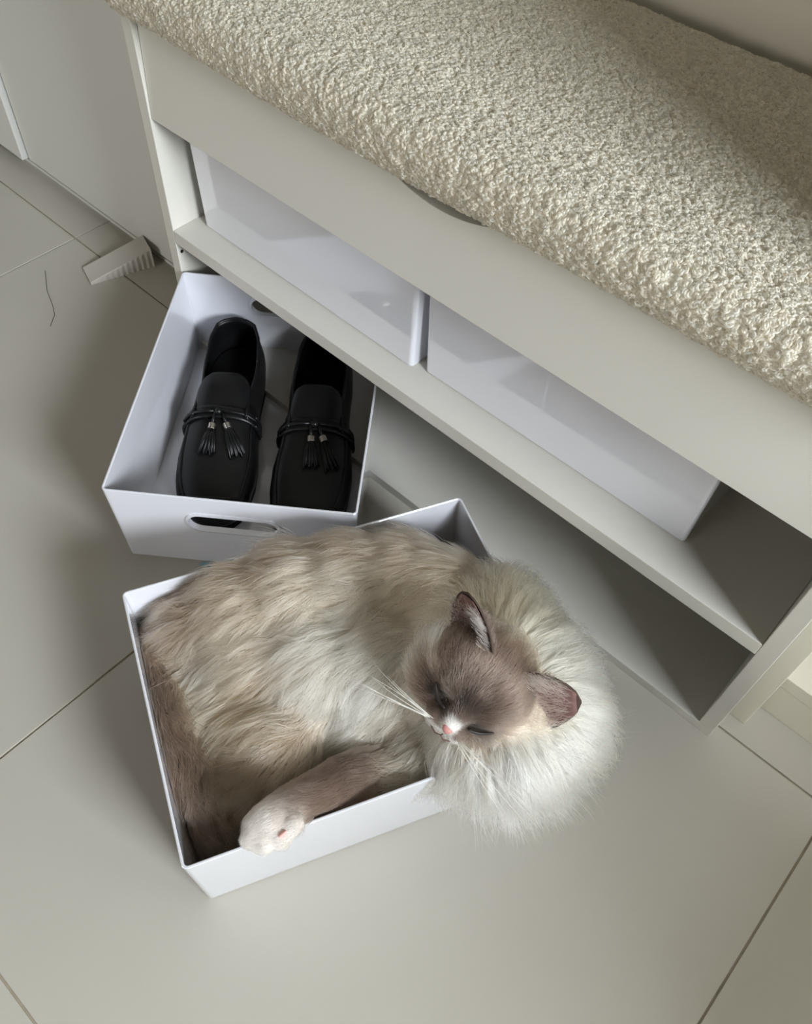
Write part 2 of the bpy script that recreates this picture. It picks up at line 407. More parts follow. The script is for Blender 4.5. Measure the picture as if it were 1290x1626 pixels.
# curly yarn loops
M_pile = attr_mat('boucle_yarn', 0.8, 0.1, 0.5)
NV = 95000
cp, cn, _, _ = sample(me, int(NV * 1.9))
vis = (cp[:, 2] > 0.4155) | (cp[:, 1] < -0.002); cp, cn = cp[vis][:NV], cn[vis][:NV]; NV = len(cp)
T, Bt = tangents(cn)
ph = rng.random(NV) * 6.283; turn = rng.uniform(1.0, 1.9, NV) * 3.1416 * rng.choice([-1, 1], NV)
rl = rng.uniform(0.0008, 0.0019, NV); hgt = rng.uniform(0.0004, 0.0024, NV); drift = rng.uniform(0.0, 0.003, NV); dph = rng.random(NV) * 6.283
q = 7; pts = np.zeros((NV, q, 3))
for k in range(q):
    t = k / (q - 1); a = ph + turn * t
    up = hgt * math.sin(math.pi * t) * 1.0 + 0.0003
    pts[:, k] = cp + T * (rl * np.cos(a) + drift * t * np.cos(dph))[:, None] + Bt * (rl * np.sin(a) + drift * t * np.sin(dph))[:, None] + cn * up[:, None]
base = np.array(srgb(236, 231, 218)); var = rng.uniform(0.86, 1.06, (NV, 1, 1)); warm = rng.normal(0, 0.02, (NV, 1, 1)) * np.array([[[1.0, 0, -1.0]]])
colr = np.clip(base[None, None] * var + warm * 0.5, 0, 0.95) * np.ones((NV, q, 1))
curves_obj('boucle_pile', pts, np.full((1, q), 0.00095), M_pile, seat, colr, kind='stuff')

# ------------------------------------------------------------------ loafers
def shoe_loc(a, c, z=0.0):
    p = SB + A_DIR * a + C_DIR * c; return (p[0], p[1], z)
SL = 0.285
def outline_w(y):            # half widths (outer) along the sole, heel 0 .. toe 1
    t = y / SL
    w = np.interp(t, [0.0, .015, .05, .12, .25, .4, .55, .7, .8, .88, .94, .975, .992, 1.0],
                  [0.0, .014, .0245, .0325, .0355, .0345, .039, .0435, .0425, .038, .0305, .021, .0115, 0.0])
    return w
def center_x(y, side):
    t = y / SL
    return side * np.interp(t, [0, .3, .6, .85, 1.0], [0.0, -.001, .002, .001, -.004])
def vamp_h(y):
    t = y / SL
    return np.interp(t, [.36, .42, .5, .6, .7, .8, .88, .94, .98, 1.0], [.066, .064, .058, .051, .045, .040, .036, .031, .024, .014])
def vamp_pt(y, s, side, lift=0.0):
    w = outline_w(y) + 0.0015; h = vamp_h(y)
    ang = s * math.pi / 2
    x = w * math.copysign(abs(math.sin(ang)) ** 0.72, ang); z = 0.013 + (h - 0.013) * abs(math.cos(ang)) ** 0.62
    p = Vector((center_x(y, side) + x, y, z))
    if lift:
        n = Vector((math.sin(ang), 0, math.cos(ang) + 0.2)).normalized(); p += n * lift
    return p
def shell_grid(name, P, m, root, thick, **k):
    bm = bmesh.new(); add_grid(bm, P); o = bm_obj(name, bm, m, root, smooth=True, **k)
    s = o.modifiers.new('solid', 'SOLIDIFY'); s.thickness = thick; s.offset = 0
    return o
def loafer(loc, rz, side, label):
    e = empty('loafer', loc, rz, label=label, cat='shoe', group='black tassel loafers in the storage box')
    # sole
    ys = [SL * (0.5 - 0.5 * math.cos(math.pi * k / 40)) for k in range(41)]
    ring = [(center_x(y, side) + outline_w(y) + .001, y) for y in ys] + [(center_x(y, side) - outline_w(y) - .001, y) for y in ys[-2:0:-1]]
    def sc(r, g, z): return [((x) * g, SL / 2 + (y - SL / 2) * (1 - (1 - g) * .5), z) for x, y in r]
    bm = bmesh.new(); loft(bm, [sc(ring, .97, 0.0), sc(ring, 1.0, .002), sc(ring, 1.0, .010), sc(ring, .97, .0125)])
    bm_obj('sole', bm, M_sole, e)
    bm = bmesh.new(); loft(bm, [sc(ring, .93, .0128), sc(ring, .93, .0165)]); bm_obj('insole', bm, M_lining, e)
    # quarters: side walls round the heel, open collar above
    path = []
    ysq = [SL * .56 * (1 - k / 22) ** 1.4 for k in range(22)]
    for y in ysq: path.append((center_x(y, side) + outline_w(y), y))
    path.append((center_x(0, side), 0.0))
    for y in ysq[::-1]: path.append((center_x(y, side) - outline_w(y), y))
    P = []
    for (x, y) in path:
        t = y / SL; cx_ = center_x(y, side)
        top = np.interp(t, [0, .06, .2, .35, .45, .56], [.066, .063, .053, .049, .052, .056])
        ins = np.interp(t, [0, .1, .3, .56], [.93, .91, .88, .78])
        row = []
        for j in range(9):
            s = j / 8; bul = 1 + 0.07 * math.sin(math.pi * min(1, s * 1.15)) * (1 - s * .5)
            g = (1 + (ins - 1) * s ** 1.8) * bul
            yy = y + (0.006 + .004 * math.sin(math.pi * s)) * (0 if t > .05 else (1 - t / .05)) * (s ** 1.5 - .9 * math.sin(math.pi * s) * .8)
            row.append((cx_ + (x - cx_) * g, yy, .010 + (top - .010) * s))
        P.append(row)
    q_ = shell_grid('quarter', P, M_leather, e, .0026)
    bm = bmesh.new(); add_tube(bm, [Vector(r[-1]) + Vector((0, 0, .0004)) for r in P], .0020, 8); bm_obj('collar_binding', bm, M_leather, e, smooth=True)
    # vamp
    yv = [SL * (.47 + .53 * (1 - (1 - k / 30) ** 1.6)) for k in range(31)]
    shell_grid('vamp', [[vamp_pt(min(y, SL * .999), -1 + 2 * j / 24, side) for j in range(25)] for y in yv], M_leather, e, .002)
    # tongue (raised flap) and saddle strap
    P = []
    for k in range(13):
        y = SL * (.36 + .17 * k / 12); half = .50 * math.sqrt(max(.02, 1 - (1 - min(1, (k + .35) / 5.0)) ** 2))
        P.append([vamp_pt(y, (-1 + 2 * j / 16) * half, side, .0022) for j in range(17)])
    shell_grid('tongue', P, M_leather, e, .003)
    P = [[vamp_pt(SL * (.515 + .055 * k / 5), -.97 + 1.94 * j / 26, side, .0030) for j in range(27)] for k in range(6)]
    shell_grid('saddle_strap', P, M_leather, e, .0026)
    # raised apron seam
    seam = [vamp_pt(SL * (.56 + .34 * k / 16), -.60 + .06 * k / 16, side, .0012) for k in range(17)]
    seam += [vamp_pt(SL * (.905 + .012 * math.sin(math.pi * j / 12)), -.54 + 1.08 * j / 12, side, .0012) for j in range(13)]
    seam += [vamp_pt(SL * (.56 + .34 * k / 16), .60 - .06 * k / 16, side, .0012) for k in range(16, -1, -1)]
    bm = bmesh.new(); add_tube(bm, seam, .0017, 8); bm_obj('apron_seam', bm, M_leather, e, smooth=True)
    # side lacing loops
    for sg in (-1, 1):
        bm = bmesh.new()
        for k in range(3):
            y = SL * (.522 + .02 * k)
            add_tube(bm, [vamp_pt(y, sg * (.66 + .30 * j / 6), side, .0050 - .0004 * abs(j - 3)) for j in range(7)], .0017, 7)
        bm_obj('side_lacing', bm, M_leather, e, smooth=True)
    # bow cord and tassels
    cxb = vamp_pt(SL * .555, 0.0, side, .008)
    for sg, dirx, ln in ((-1, -.42, .052), (1, .10 * side, .048)):
        bm = bmesh.new()
        root = cxb + Vector((0.004 * sg, 0, 0)); d0 = Vector((dirx, 1.0, 0)).normalized()
        def on(p, up=.0045):                                  # drop a point onto the vamp
            y = max(SL * .5, min(p.y, SL * .97)); w = outline_w(y) + .0015; rel = max(-.95, min(.95, (p.x - center_x(y, side)) / w))
            s = math.asin(abs(rel) ** (1 / .72)) / (math.pi / 2) * (1 if rel > 0 else -1); r = vamp_pt(y, s, side, up); r.y = p.y; return r
        f0 = root + d0 * .014; f1 = root + d0 * .021
        add_tube(bm, [on(root - d0 * .002, .006), on(root + d0 * .007, .0065), on(f0, .0055)], .0019, 8)
        bm_obj('tassel_cord', bm, M_leather, e, smooth=True)
        bm = bmesh.new(); add_tube(bm, [on(f0, .0055), on(f1, .0055)], .0042, 14); fe = bm_obj('tassel_ferrule', bm, M_metal, e, bevel=.0005, label='silver metal tassel ferrule')
        bm = bmesh.new(); side_v = Vector((d0.y, -d0.x, 0))
        for k in range(9):
            u_ = (k - 4) / 4.0
            add_tube(bm, [on(f1 - d0 * .001 + side_v * u_ * .003, .005), on(f1 + d0 * .010 + side_v * u_ * .0052, .0052 + .0012 * (k % 2)),
                          on(root + d0 * (ln + .002 * (k % 3)) + side_v * u_ * .0085, .0035 + .0014 * (k % 2))], [.0016, .0017, .0013], 6)
        bm_obj('tassel_fringe', bm, M_leather, e, smooth=True)
    bm = bmesh.new()
    for sg in (-1, 1):
        add_tube(bm, [vamp_pt(SL * .548, sg * s_, side, .0062) for s_ in (.02, .15, .3, .45, .6, .72)], .0019, 7)
    bmesh.ops.create_uvsphere(bm, u_segments=10, v_segments=8, radius=.0045, matrix=Matrix.Translation(cxb))
    bm_obj('bow_cord', bm, M_leather, e, smooth=True)
    return e
def place_shoe(a_heel, c_heel, a_toe, c_toe, side, label):
    h = Vector(shoe_loc(a_heel, c_heel)); t = Vector(shoe_loc(a_toe, c_toe)); d = (t - h)
    loafer((h.x, h.y, 0.0042), math.atan2(d.y, d.x) - math.pi / 2, side, label)
place_shoe(.325, .064, .034, .086, 1, 'black leather tassel loafer nearest the left wall of its box')
place_shoe(.318, .178, .024, .190, -1, 'black leather tassel loafer reaching under the shelf')

# ------------------------------------------------------------------ door wedge
we = empty('door_wedge', (-0.196, -0.022, 0.0002), math.atan2(0.036, 0.0) , label='white ribbed rubber door wedge on the floor by the tall cabinet', cat='door stop')
wd_dir = Vector((0.028, 0.083)); we.rotation_euler = (0, 0, math.atan2(wd_dir.y, wd_dir.x))
L_, W_, H_ = 0.092, 0.038, 0.029
bm = bmesh.new(); nr = 12
side_pts = []
N_ = nr * 8
for k in range(N_ + 1):
    x = L_ * k / N_; tooth = 0.0016 * (0.5 - 0.5 * math.cos(2 * math.pi * k / 8)) * min(1, (0.2 + k / N_))
    side_pts.append((x, tooth))
rows = []
for x, d in side_pts:
    h = 0.004 + (H_ - 0.004) * x / L_
    rows.append([(x, -W_ / 2 + d, 0.0), (x, -W_ / 2 + d * .9, h * .88), (x, -W_ / 2 + .0012 , h), (x, W_ / 2 - .0012, h), (x, W_ / 2 - d * .9, h * .88), (x, W_ / 2 - d, 0.0)])
V = add_grid(bm, rows)
for i in range(N_): bm.faces.new((V[i][5], V[i + 1][5], V[i + 1][0], V[i][0]))
bm.faces.new(V[0]); bm.faces.new(V[-1][::-1])
bm_obj('ribbed_block', bm, M_wedge, we)

# ------------------------------------------------------------------ small litter
pts_h = [pix(72, 430, .0006), pix(75, 462, .0006), pix(84, 485, .0006), pix(87, 500, .0006), pix(80, 518, .0006)]
bm = bmesh.new(); add_tube(bm, pts_h, .00035, 5)
bm_obj('loose_hair', bm, mat('brown_hair', srgb(96, 88, 76), .6), smooth=True, label='thin curved loose hair lying on the floor left of the loafers', cat='hair')
p0 = pix(326, 899, 0)
bm = bmesh.new(); 
add_grid(bm, [[(p0[0] - .006, p0[1] - .004, .0006), (p0[0] - .004, p0[1] + .002, .002)], [(p0[0] + .006, p0[1] + .003, .0006), (p0[0] + .005, p0[1] + .008, .0025)]])
o = bm_obj('film_scrap', bm, M_blue, label='tiny blue film scrap poking out under the loafer box', cat='scrap'); s_ = o.modifiers.new('s', 'SOLIDIFY'); s_.thickness = .0006

# ------------------------------------------------------------------ the cat
HC = pix(757, 1085, 0.178)                      # head centre
AL = math.radians(50)
dI = -0.66 * RX + 0.75 * RD; nI = -RF
HF = math.cos(AL) * dI + math.sin(AL) * nI; HU = -math.sin(AL) * dI + math.cos(AL) * nI
HF /= np.linalg.norm(HF); HU -= HF * (HU @ HF); HU /= np.linalg.norm(HU); HS = np.cross(HF, HU)   # HS: towards image lower right?
if HS @ (0.75 * RX + 0.66 * RD) < 0: HS = -HS
def hd(s, f, u): return HC + HS * s + HF * f + HU * u
def hloc(P): d = P - HC; return np.stack([d @ HS, d @ HF, d @ HU], -1)

# (tag, centre, radius)
SPH = []
def sp(t, u, v, z, r): SPH.append((t, pix(u, v, z), r))
sp('body', 335, 1015, .060, .056); sp('body', 400, 985, .075, .062); sp('body', 480, 965, .080, .066); sp('body', 560, 955, .082, .067)
sp('body', 640, 955, .085, .064); sp('body', 700, 975, .095, .058)
sp('body', 420, 1060, .065, .060); sp('body', 510, 1070, .070, .064); sp('body', 600, 1070, .075, .064); sp('body', 680, 1060, .085, .056)
sp('thigh', 355, 1130, .055, .048); sp('thigh', 395, 1175, .062, .044); sp('thigh', 440, 1185, .068, .046); sp('thigh', 405, 1235, .062, .040); sp('thigh', 450, 1225, .060, .034); sp('thigh', 350, 1090, .055, .048)
sp('belly', 500, 1140, .050, .050); sp('belly', 580, 1150, .055, .052); sp('belly', 650, 1150, .062, .052)
sp('chest', 680, 1190, .070, .042); sp('chest', 640, 1205, .062, .036); sp('chest', 640, 1232, .082, .026); sp('chest', 688, 1206, .088, .030)
sp('neck', 745, 1010, .118, .050); sp('mane', 800, 1040, .136, .047); sp('mane', 838, 1088, .138, .045)
sp('mane', 856, 1140, .140, .041); sp('mane', 818, 1172, .138, .037); sp('mane', 765, 1175, .130, .033)
sp('mane', 790, 1000, .128, .044); sp('neck', 720, 1080, .112, .047)
TAIL = [(244, 1030, .074, .016), (252, 1095, .080, .021), (268, 1160, .080, .026), (292, 1225, .074, .028), (322, 1282, .066, .027), (352, 1322, .054, .022)]
LEG = [(640, 1210, .070, .026), (596, 1232, .080, .027), (551, 1248, .092, .0255), (505, 1267, .106, .0215), (466, 1281, .120, .0175), (440, 1296, .129, .0160)]
def chain(t, lst, n=6):
    for a, b in zip(lst[:-1], lst[1:]):
        pa, pb = pix(*a[:3]), pix(*b[:3])
        for k in range(n): s = k / n; SPH.append((t, pa * (1 - s) + pb * s, a[3] * (1 - s) + b[3] * s))
    SPH.append((t, pix(*lst[-1][:3]), lst[-1][3]))
chain('tail', TAIL); chain('leg', LEG)
for (u, v, z, r) in [(428, 1304, .133, .0155), (412, 1312, .133, .0125), (400, 1330, .1335, .0088), (421, 1337, .1335, .0090), (447, 1328, .1340, .0090), (466, 1308, .1350, .0088)]:
    SPH.append(('paw', pix(u, v, z), r))
for (s, f, u, r) in [(0, -.006, .004, .040), (.010, -.002, .006, .037), (-.010, -.002, .006, .037), (.022, .010, -.014, .023), (-.022, .010, -.014, .023),
                     (.031, 0, -.012, .018), (-.031, 0, -.012, .018),
                     (0, .034, -.013, .0125), (.0085, .036, -.0165, .0112), (-.0085, .036, -.0165, .0112), (0, .031, -.026, .0095),
                     (.016, .020, .010, .0160), (-.016, .020, .010, .0160), (0, .022, .012, .0165), (0, .030, .004, .0125), (0, .037, -.003, .0105), (0, .041, -.0065, .0088)]:
    SPH.append(('head', hd(s, f, u), r))
bm = bmesh.new()
for t, c, r in SPH:
    bmesh.ops.create_icosphere(bm, subdivisions=3, radius=r, matrix=Matrix.Translation(Vector(c)))
o = bm_obj('tmp', bm)
rm = o.modifiers.new('r', 'REMESH'); rm.mode = 'VOXEL'; rm.voxel_size = 0.0028
sm = o.modifiers.new('s', 'SMOOTH'); sm.factor = 0.5; sm.iterations = 5
cat_me = baked(o); cat_me.name = 'cat_body'
nv = len(cat_me.vertices); co = np.empty(nv * 3); cat_me.vertices.foreach_get('co', co); co = co.reshape(-1, 3)
ed = np.empty(len(cat_me.edges) * 2, np.int32); cat_me.edges.foreach_get('vertices', ed); ed = ed.reshape(-1, 2)
def relax(co, w, it):
    deg = np.bincount(ed.ravel(), minlength=len(co)).astype(float)[:, None]
    for _ in range(it):
        acc = np.zeros_like(co)
        for k in range(3):
            acc[:, k] = np.bincount(ed[:, 0], co[ed[:, 1], k], len(co)) + np.bincount(ed[:, 1], co[ed[:, 0], k], len(co))
        co = co + (acc / np.maximum(deg, 1) - co) * w[:, None]
    return co
def to_box(P): d = P[..., :2] - B0; return d @ U2, d @ V2
RIM = BOX_H + 0.0002
def fit_in_box(P, m=0.0062, flo=0.0045):
    p, q_ = to_box(P); z = P[:, 2].copy()
    pc = np.clip(p, m, CBX - m); qc = np.clip(q_, m, CBY - m)
    out = np.hypot(p - pc, q_ - qc); low = RIM + 0.0015 - z
    need = (out > 0) & (low > 0); horiz = need & (out <= low + 0.004); vert = need & ~horiz
    P = P.copy()
    P[horiz, :2] = B0 + pc[horiz, None] * U2 + qc[horiz, None] * V2
    P[vert, 2] = RIM + 0.0015
    P[:, 2] = np.maximum(P[:, 2], flo)
    return P
_hd = np.array([r for t, c, r in SPH if t in ('head', 'paw', 'leg')]); _hc = np.array([c for t, c, r in SPH if t in ('head', 'paw', 'leg')])
_dm = np.concatenate([(np.linalg.norm(co[i:i + 20000, None] - _hc[None], axis=2) - _hd[None]).min(1) for i in range(0, nv, 20000)])
co = relax(co, 0.6 * np.clip((_dm - 0.001) / 0.012, 0, 1), 70)
co = fit_in_box(co); cat_me.vertices.foreach_set('co', co.reshape(-1)); cat_me.update()

# ---- coat: colour, length, lift, direction
tags = ['body', 'thigh', 'belly', 'chest', 'neck', 'mane', 'tail', 'leg', 'paw', 'head']
SC = np.array([c for _, c, _ in SPH]); SR = np.array([r for _, _, r in SPH]); ST = np.array([tags.index(t) for t, _, _ in SPH])
def tag_weights(P):
    W = np.zeros((len(P), len(tags)))
    for i in range(0, len(P), 20000):
        d = np.linalg.norm(P[i:i + 20000, None] - SC[None], axis=2) - SR[None]
        w = np.exp(-np.clip(d - d.min(1, keepdims=True), 0, .05) / 0.0045)
        for k in range(len(tags)): W[i:i + 20000, k] = w[:, ST == k].max(1)
    return W / W.sum(1, keepdims=True)
LEN = np.array([.036, .036, .036, .032, .036, .056, .030, .0090, .0060, .0095])
LIFT = np.array([.32, .32, .28, .32, .38, .72, .34, .28, .35, .28])
TAGCOL = np.array([srgb(196, 180, 160), srgb(196, 178, 155), srgb(214, 203, 186), srgb(200, 188, 170), srgb(206, 190, 168),
                   srgb(246, 242, 234), srgb(128, 113, 101), srgb(128, 111, 100), srgb(246, 236, 228), srgb(132, 112, 101)])
PAINT = [(430, 885, .14, (176, 156, 136)), (560, 860, .14, (184, 164, 143)), (650, 870, .14, (192, 172, 150)), (330, 950, .10, (160, 141, 123)),
         (250, 985, .08, (150, 131, 113)), (300, 1010, .10, (182, 164, 145)), (400, 960, .13, (196, 180, 160)), (500, 940, .14, (208, 194, 174)),
         (590, 960, .14, (216, 204, 186)), (660, 960, .14, (208, 192, 170)), (340, 1060, .10, (216, 204, 186)), (440, 1030, .13, (206, 192, 174)),
         (530, 1030, .13, (224, 214, 199)), (620, 1040, .13, (228, 219, 204)), (330, 1130, .09, (208, 194, 174)), (400, 1130, .10, (190, 170, 143)),
         (380, 1200, .08, (168, 147, 123)), (450, 1170, .09, (160, 140, 118)), (500, 1100, .11, (226, 217, 202)), (580, 1120, .11, (230, 222, 208)),
         (480, 1210, .07, (150, 130, 112)), (540, 1180, .09, (214, 204, 188)), (640, 1120, .11, (224, 214, 198)), (680, 1020, .13, (212, 196, 174)),
         (720, 930, .14, (196, 176, 152)), (640, 1200, .09, (196, 182, 162))]
PC = np.array([pix(u, v, z) for u, v, z, _ in PAINT]); PCOL = np.array([srgb(*c) for *_, c in PAINT])
MPAINT = [(760, 960, .17, (214, 198, 174)), (800, 985, .18, (222, 206, 180)), (870, 970, .16, (236, 228, 208)), (840, 1010, .19, (232, 220, 198)),
          (930, 1050, .16, (250, 246, 240)), (950, 1150, .15, (250, 247, 243)), (900, 1120, .18, (246, 238, 222)), (870, 1220, .15, (250, 246, 240)),
          (790, 1230, .15, (248, 244, 238)), (850, 1170, .18, (244, 234, 220)), (720, 1225, .12, (240, 234, 224)), (900, 1030, .17, (244, 238, 226))]
MPC = np.array([pix(u, v, z) for u, v, z, _ in MPAINT]); MPCOL = np.array([srgb(*c) for *_, c in MPAINT]) * np.array([1.0, .965, .90])
def idw(P, C_, V_, s=0.02, p=3):
    out = np.zeros((len(P), V_.shape[1]))
    for i in range(0, len(P), 20000):
        d = np.linalg.norm(P[i:i + 20000, None] - C_[None], axis=2)
        w = 1 / (d + s * .3) ** p; out[i:i + 20000] = (w @ V_) / w.sum(1, keepdims=True)
    return out
def bump3(L, c, r): return np.exp(-(((L - np.array(c)) / np.array(r)) ** 2).sum(1))
def smooth_noise(P, s, k):
    a = P * s + k * 3.7
    return np.sin(a[:, 0] * 1.3 + 2.1 * np.sin(a[:, 1] * .9 + k)) * .5 + np.sin(a[:, 1] * 1.7 + 1.7 * np.sin(a[:, 2] * 1.1 + 2 * k)) * .3 + np.sin((a[:, 0] + a[:, 2]) * 2.3 + k) * .2
def face_color(P):
    L = hloc(P); La = L.copy(); La[:, 0] = np.abs(L[:, 0])
    col = np.tile(np.array(srgb(138, 121, 110)), (len(P), 1))
    def mixc(c, w):
        nonlocal col
        w = np.clip(w, 0, 1)[:, None]; col = col * (1 - w) + np.array(srgb(*c)) * w
    nz = smooth_noise(P, 240, 5.0) * .004
    mixc((226, 212, 190), np.clip((-L[:, 1] - .004 + nz) / .016, 0, 1) * (1 - np.clip((L[:, 2] - .018) / .02, 0, 1) * .30))   # back of head
    mixc((228, 214, 196), np.clip((La[:, 0] + .6 * np.maximum(0, .01 - L[:, 1]) - .033 + nz) / .008, 0, 1) * (L[:, 2] < .012))      # cheeks
    mixc((222, 206, 188), bump3(La, (.030, .010, -.030), (.012, .014, .010)))
    mixc((190, 168, 150), bump3(La, (.034, .008, .004), (.010, .012, .014)) * .8)
    mixc((92, 80, 72), bump3(La, (.013, .026, .016), (.016, .016, .014)) * .9)
    mixc((58, 50, 46), bump3(La, (.003, .032, .012), (.009, .013, .013)))
    mixc((56, 48, 44), bump3(La, (.020, .034, -.003), (.012, .012, .008)) * 1.3)
    mixc((76, 65, 59), bump3(La, (.027, .020, -.010), (.011, .012, .010)) * .9)
    mixc((176, 156, 142), bump3(La, (.017, .012, .026), (.010, .008, .012)) * .5)
    mixc((92, 80, 73), bump3(La, (.030, -.004, .034), (.014, .012, .012)) * .8)
    w = np.clip(1.3 - np.abs(L[:, 0]) / .0065, 0, 1) * np.clip((L[:, 1] - .0425) / .003, 0, 1)                                # white blaze
    mixc((250, 246, 241), np.clip(w * 1.6, 0, 1) * np.clip((.004 - L[:, 2]) / .004, 0, 1))
    mixc((250, 246, 241), np.clip((-.0135 - L[:, 2]) / .004, 0, 1) * np.clip((L[:, 1] - .024) / .006, 0, 1) * np.clip((.019 - La[:, 0]) / .004, 0, 1))
    return col
def coat(P):
    W = tag_weights(P)
    wb = W[:, [0, 1, 2, 3, 4]].sum(1, keepdims=True); wm = W[:, [5]]; wh = W[:, [9]]
    c = wb * idw(P, PC, PCOL) + wm * idw(P, MPC, MPCOL) + wh * face_color(P)
    for k in (6, 7, 8): c = c + W[:, [k]] * TAGCOL[k]
    return c, W
vcol, vW = coat(co)
ca = cat_me.attributes.new('coat', 'FLOAT_COLOR', 'POINT'); full = np.ones((nv, 4), np.float32); full[:, :3] = vcol * 0.8; ca.data.foreach_set('color', full.reshape(-1))
cat = empty('cat', (0.52, -0.22, 0.004), label='fluffy cream and taupe long-haired cat asleep in the white box, head over its corner', cat='cat')
def under_cat(o): o.parent = cat; o.matrix_parent_inverse = Matrix.Translation(-Vector(cat.location)); return o
body = under_cat(link('body', cat_me, M_skin, None, smooth=True))

# flow of the coat: (u, v, du, dv) as seen in the photograph, turned into tangents on the body
FLOW = [(400, 880, -1, .30), (560, 850, -1, .15), (680, 860, -1, .0), (300, 960, -.9, .35), (240, 990, -.7, .6), (450, 940, -1, .25), (560, 930, -1, .25),
        (650, 940, -.95, .3), (720, 930, -.8, .5), (300, 1040, -.85, .6), (350, 1040, -.8, .6), (430, 1020, -.9, .35), (520, 1020, -.85, .5), (600, 1030, -.7, .6),
        (660, 1030, -.6, .7), (320, 1110, -.6, .85), (400, 1110, -.75, .5), (480, 1090, -.6, .75), (560, 1090, -.55, .8), (640, 1100, -.6, .7),
        (350, 1180, -.4, .95), (400, 1190, -.7, .6), (460, 1160, -.8, .5), (520, 1150, -.5, .85), (590, 1160, -.7, .6), (650, 1170, -.85, .45), (620, 1215, -.9, .35),
        (690, 1200, -.8, .5), (470, 1210, -.7, .7)]
FL = np.array(FLOW, float)
TP = [np.array(pix(*t[:3])) for t in TAIL]
def flow_dir(P, Nn, W):
    uv = proj(P)
    D2 = np.zeros((len(P), 2))
    for i in range(0, len(P), 20000):
        d = np.linalg.norm(uv[i:i + 20000, None] - FL[None, :, :2], axis=2); w = 1 / (d + 12) ** 3
        D2[i:i + 20000] = (w @ FL[:, 2:]) / w.sum(1, keepdims=True)
    D = D2[:, :1] * RX + D2[:, 1:] * RD
    D /= np.linalg.norm(D, axis=1, keepdims=True) + 1e-9
    # head: away from the nose; mane: away from the middle of the face, falling
    Lh = hloc(P); dh = Lh - np.array([0, .050, -.004]); dh[:, 2] += .0; Dh = dh[:, :1] * HS + dh[:, 1:2] * HF + dh[:, 2:] * HU
    Dh /= np.linalg.norm(Dh, axis=1, keepdims=True) + 1e-9
    mc = hd(0.004, .012, -.004); Dm = P - mc; Dm /= np.linalg.norm(Dm, axis=1, keepdims=True) + 1e-9
    Dm = Dm + np.array([0, 0, -.45])
    Dt = np.tile((TP[-1] - TP[0]) / np.linalg.norm(TP[-1] - TP[0]), (len(P), 1))
    la, lb = pix(*LEG[0][:3]), pix(*LEG[-1][:3]); Dl = np.tile((lb - la) / np.linalg.norm(lb - la), (len(P), 1))
    out = (W[:, [0, 1, 2, 3]].sum(1, keepdims=True)) * D + W[:, [4]] * (0.75 * D + .25 * Dm) + W[:, [5]] * Dm + W[:, [6]] * Dt + (W[:, [7]] + W[:, [8]]) * Dl + W[:, [9]] * Dh
    out = out - Nn * (out * Nn).sum(1, keepdims=True)
    return out / (np.linalg.norm(out, axis=1, keepdims=True) + 1e-9)

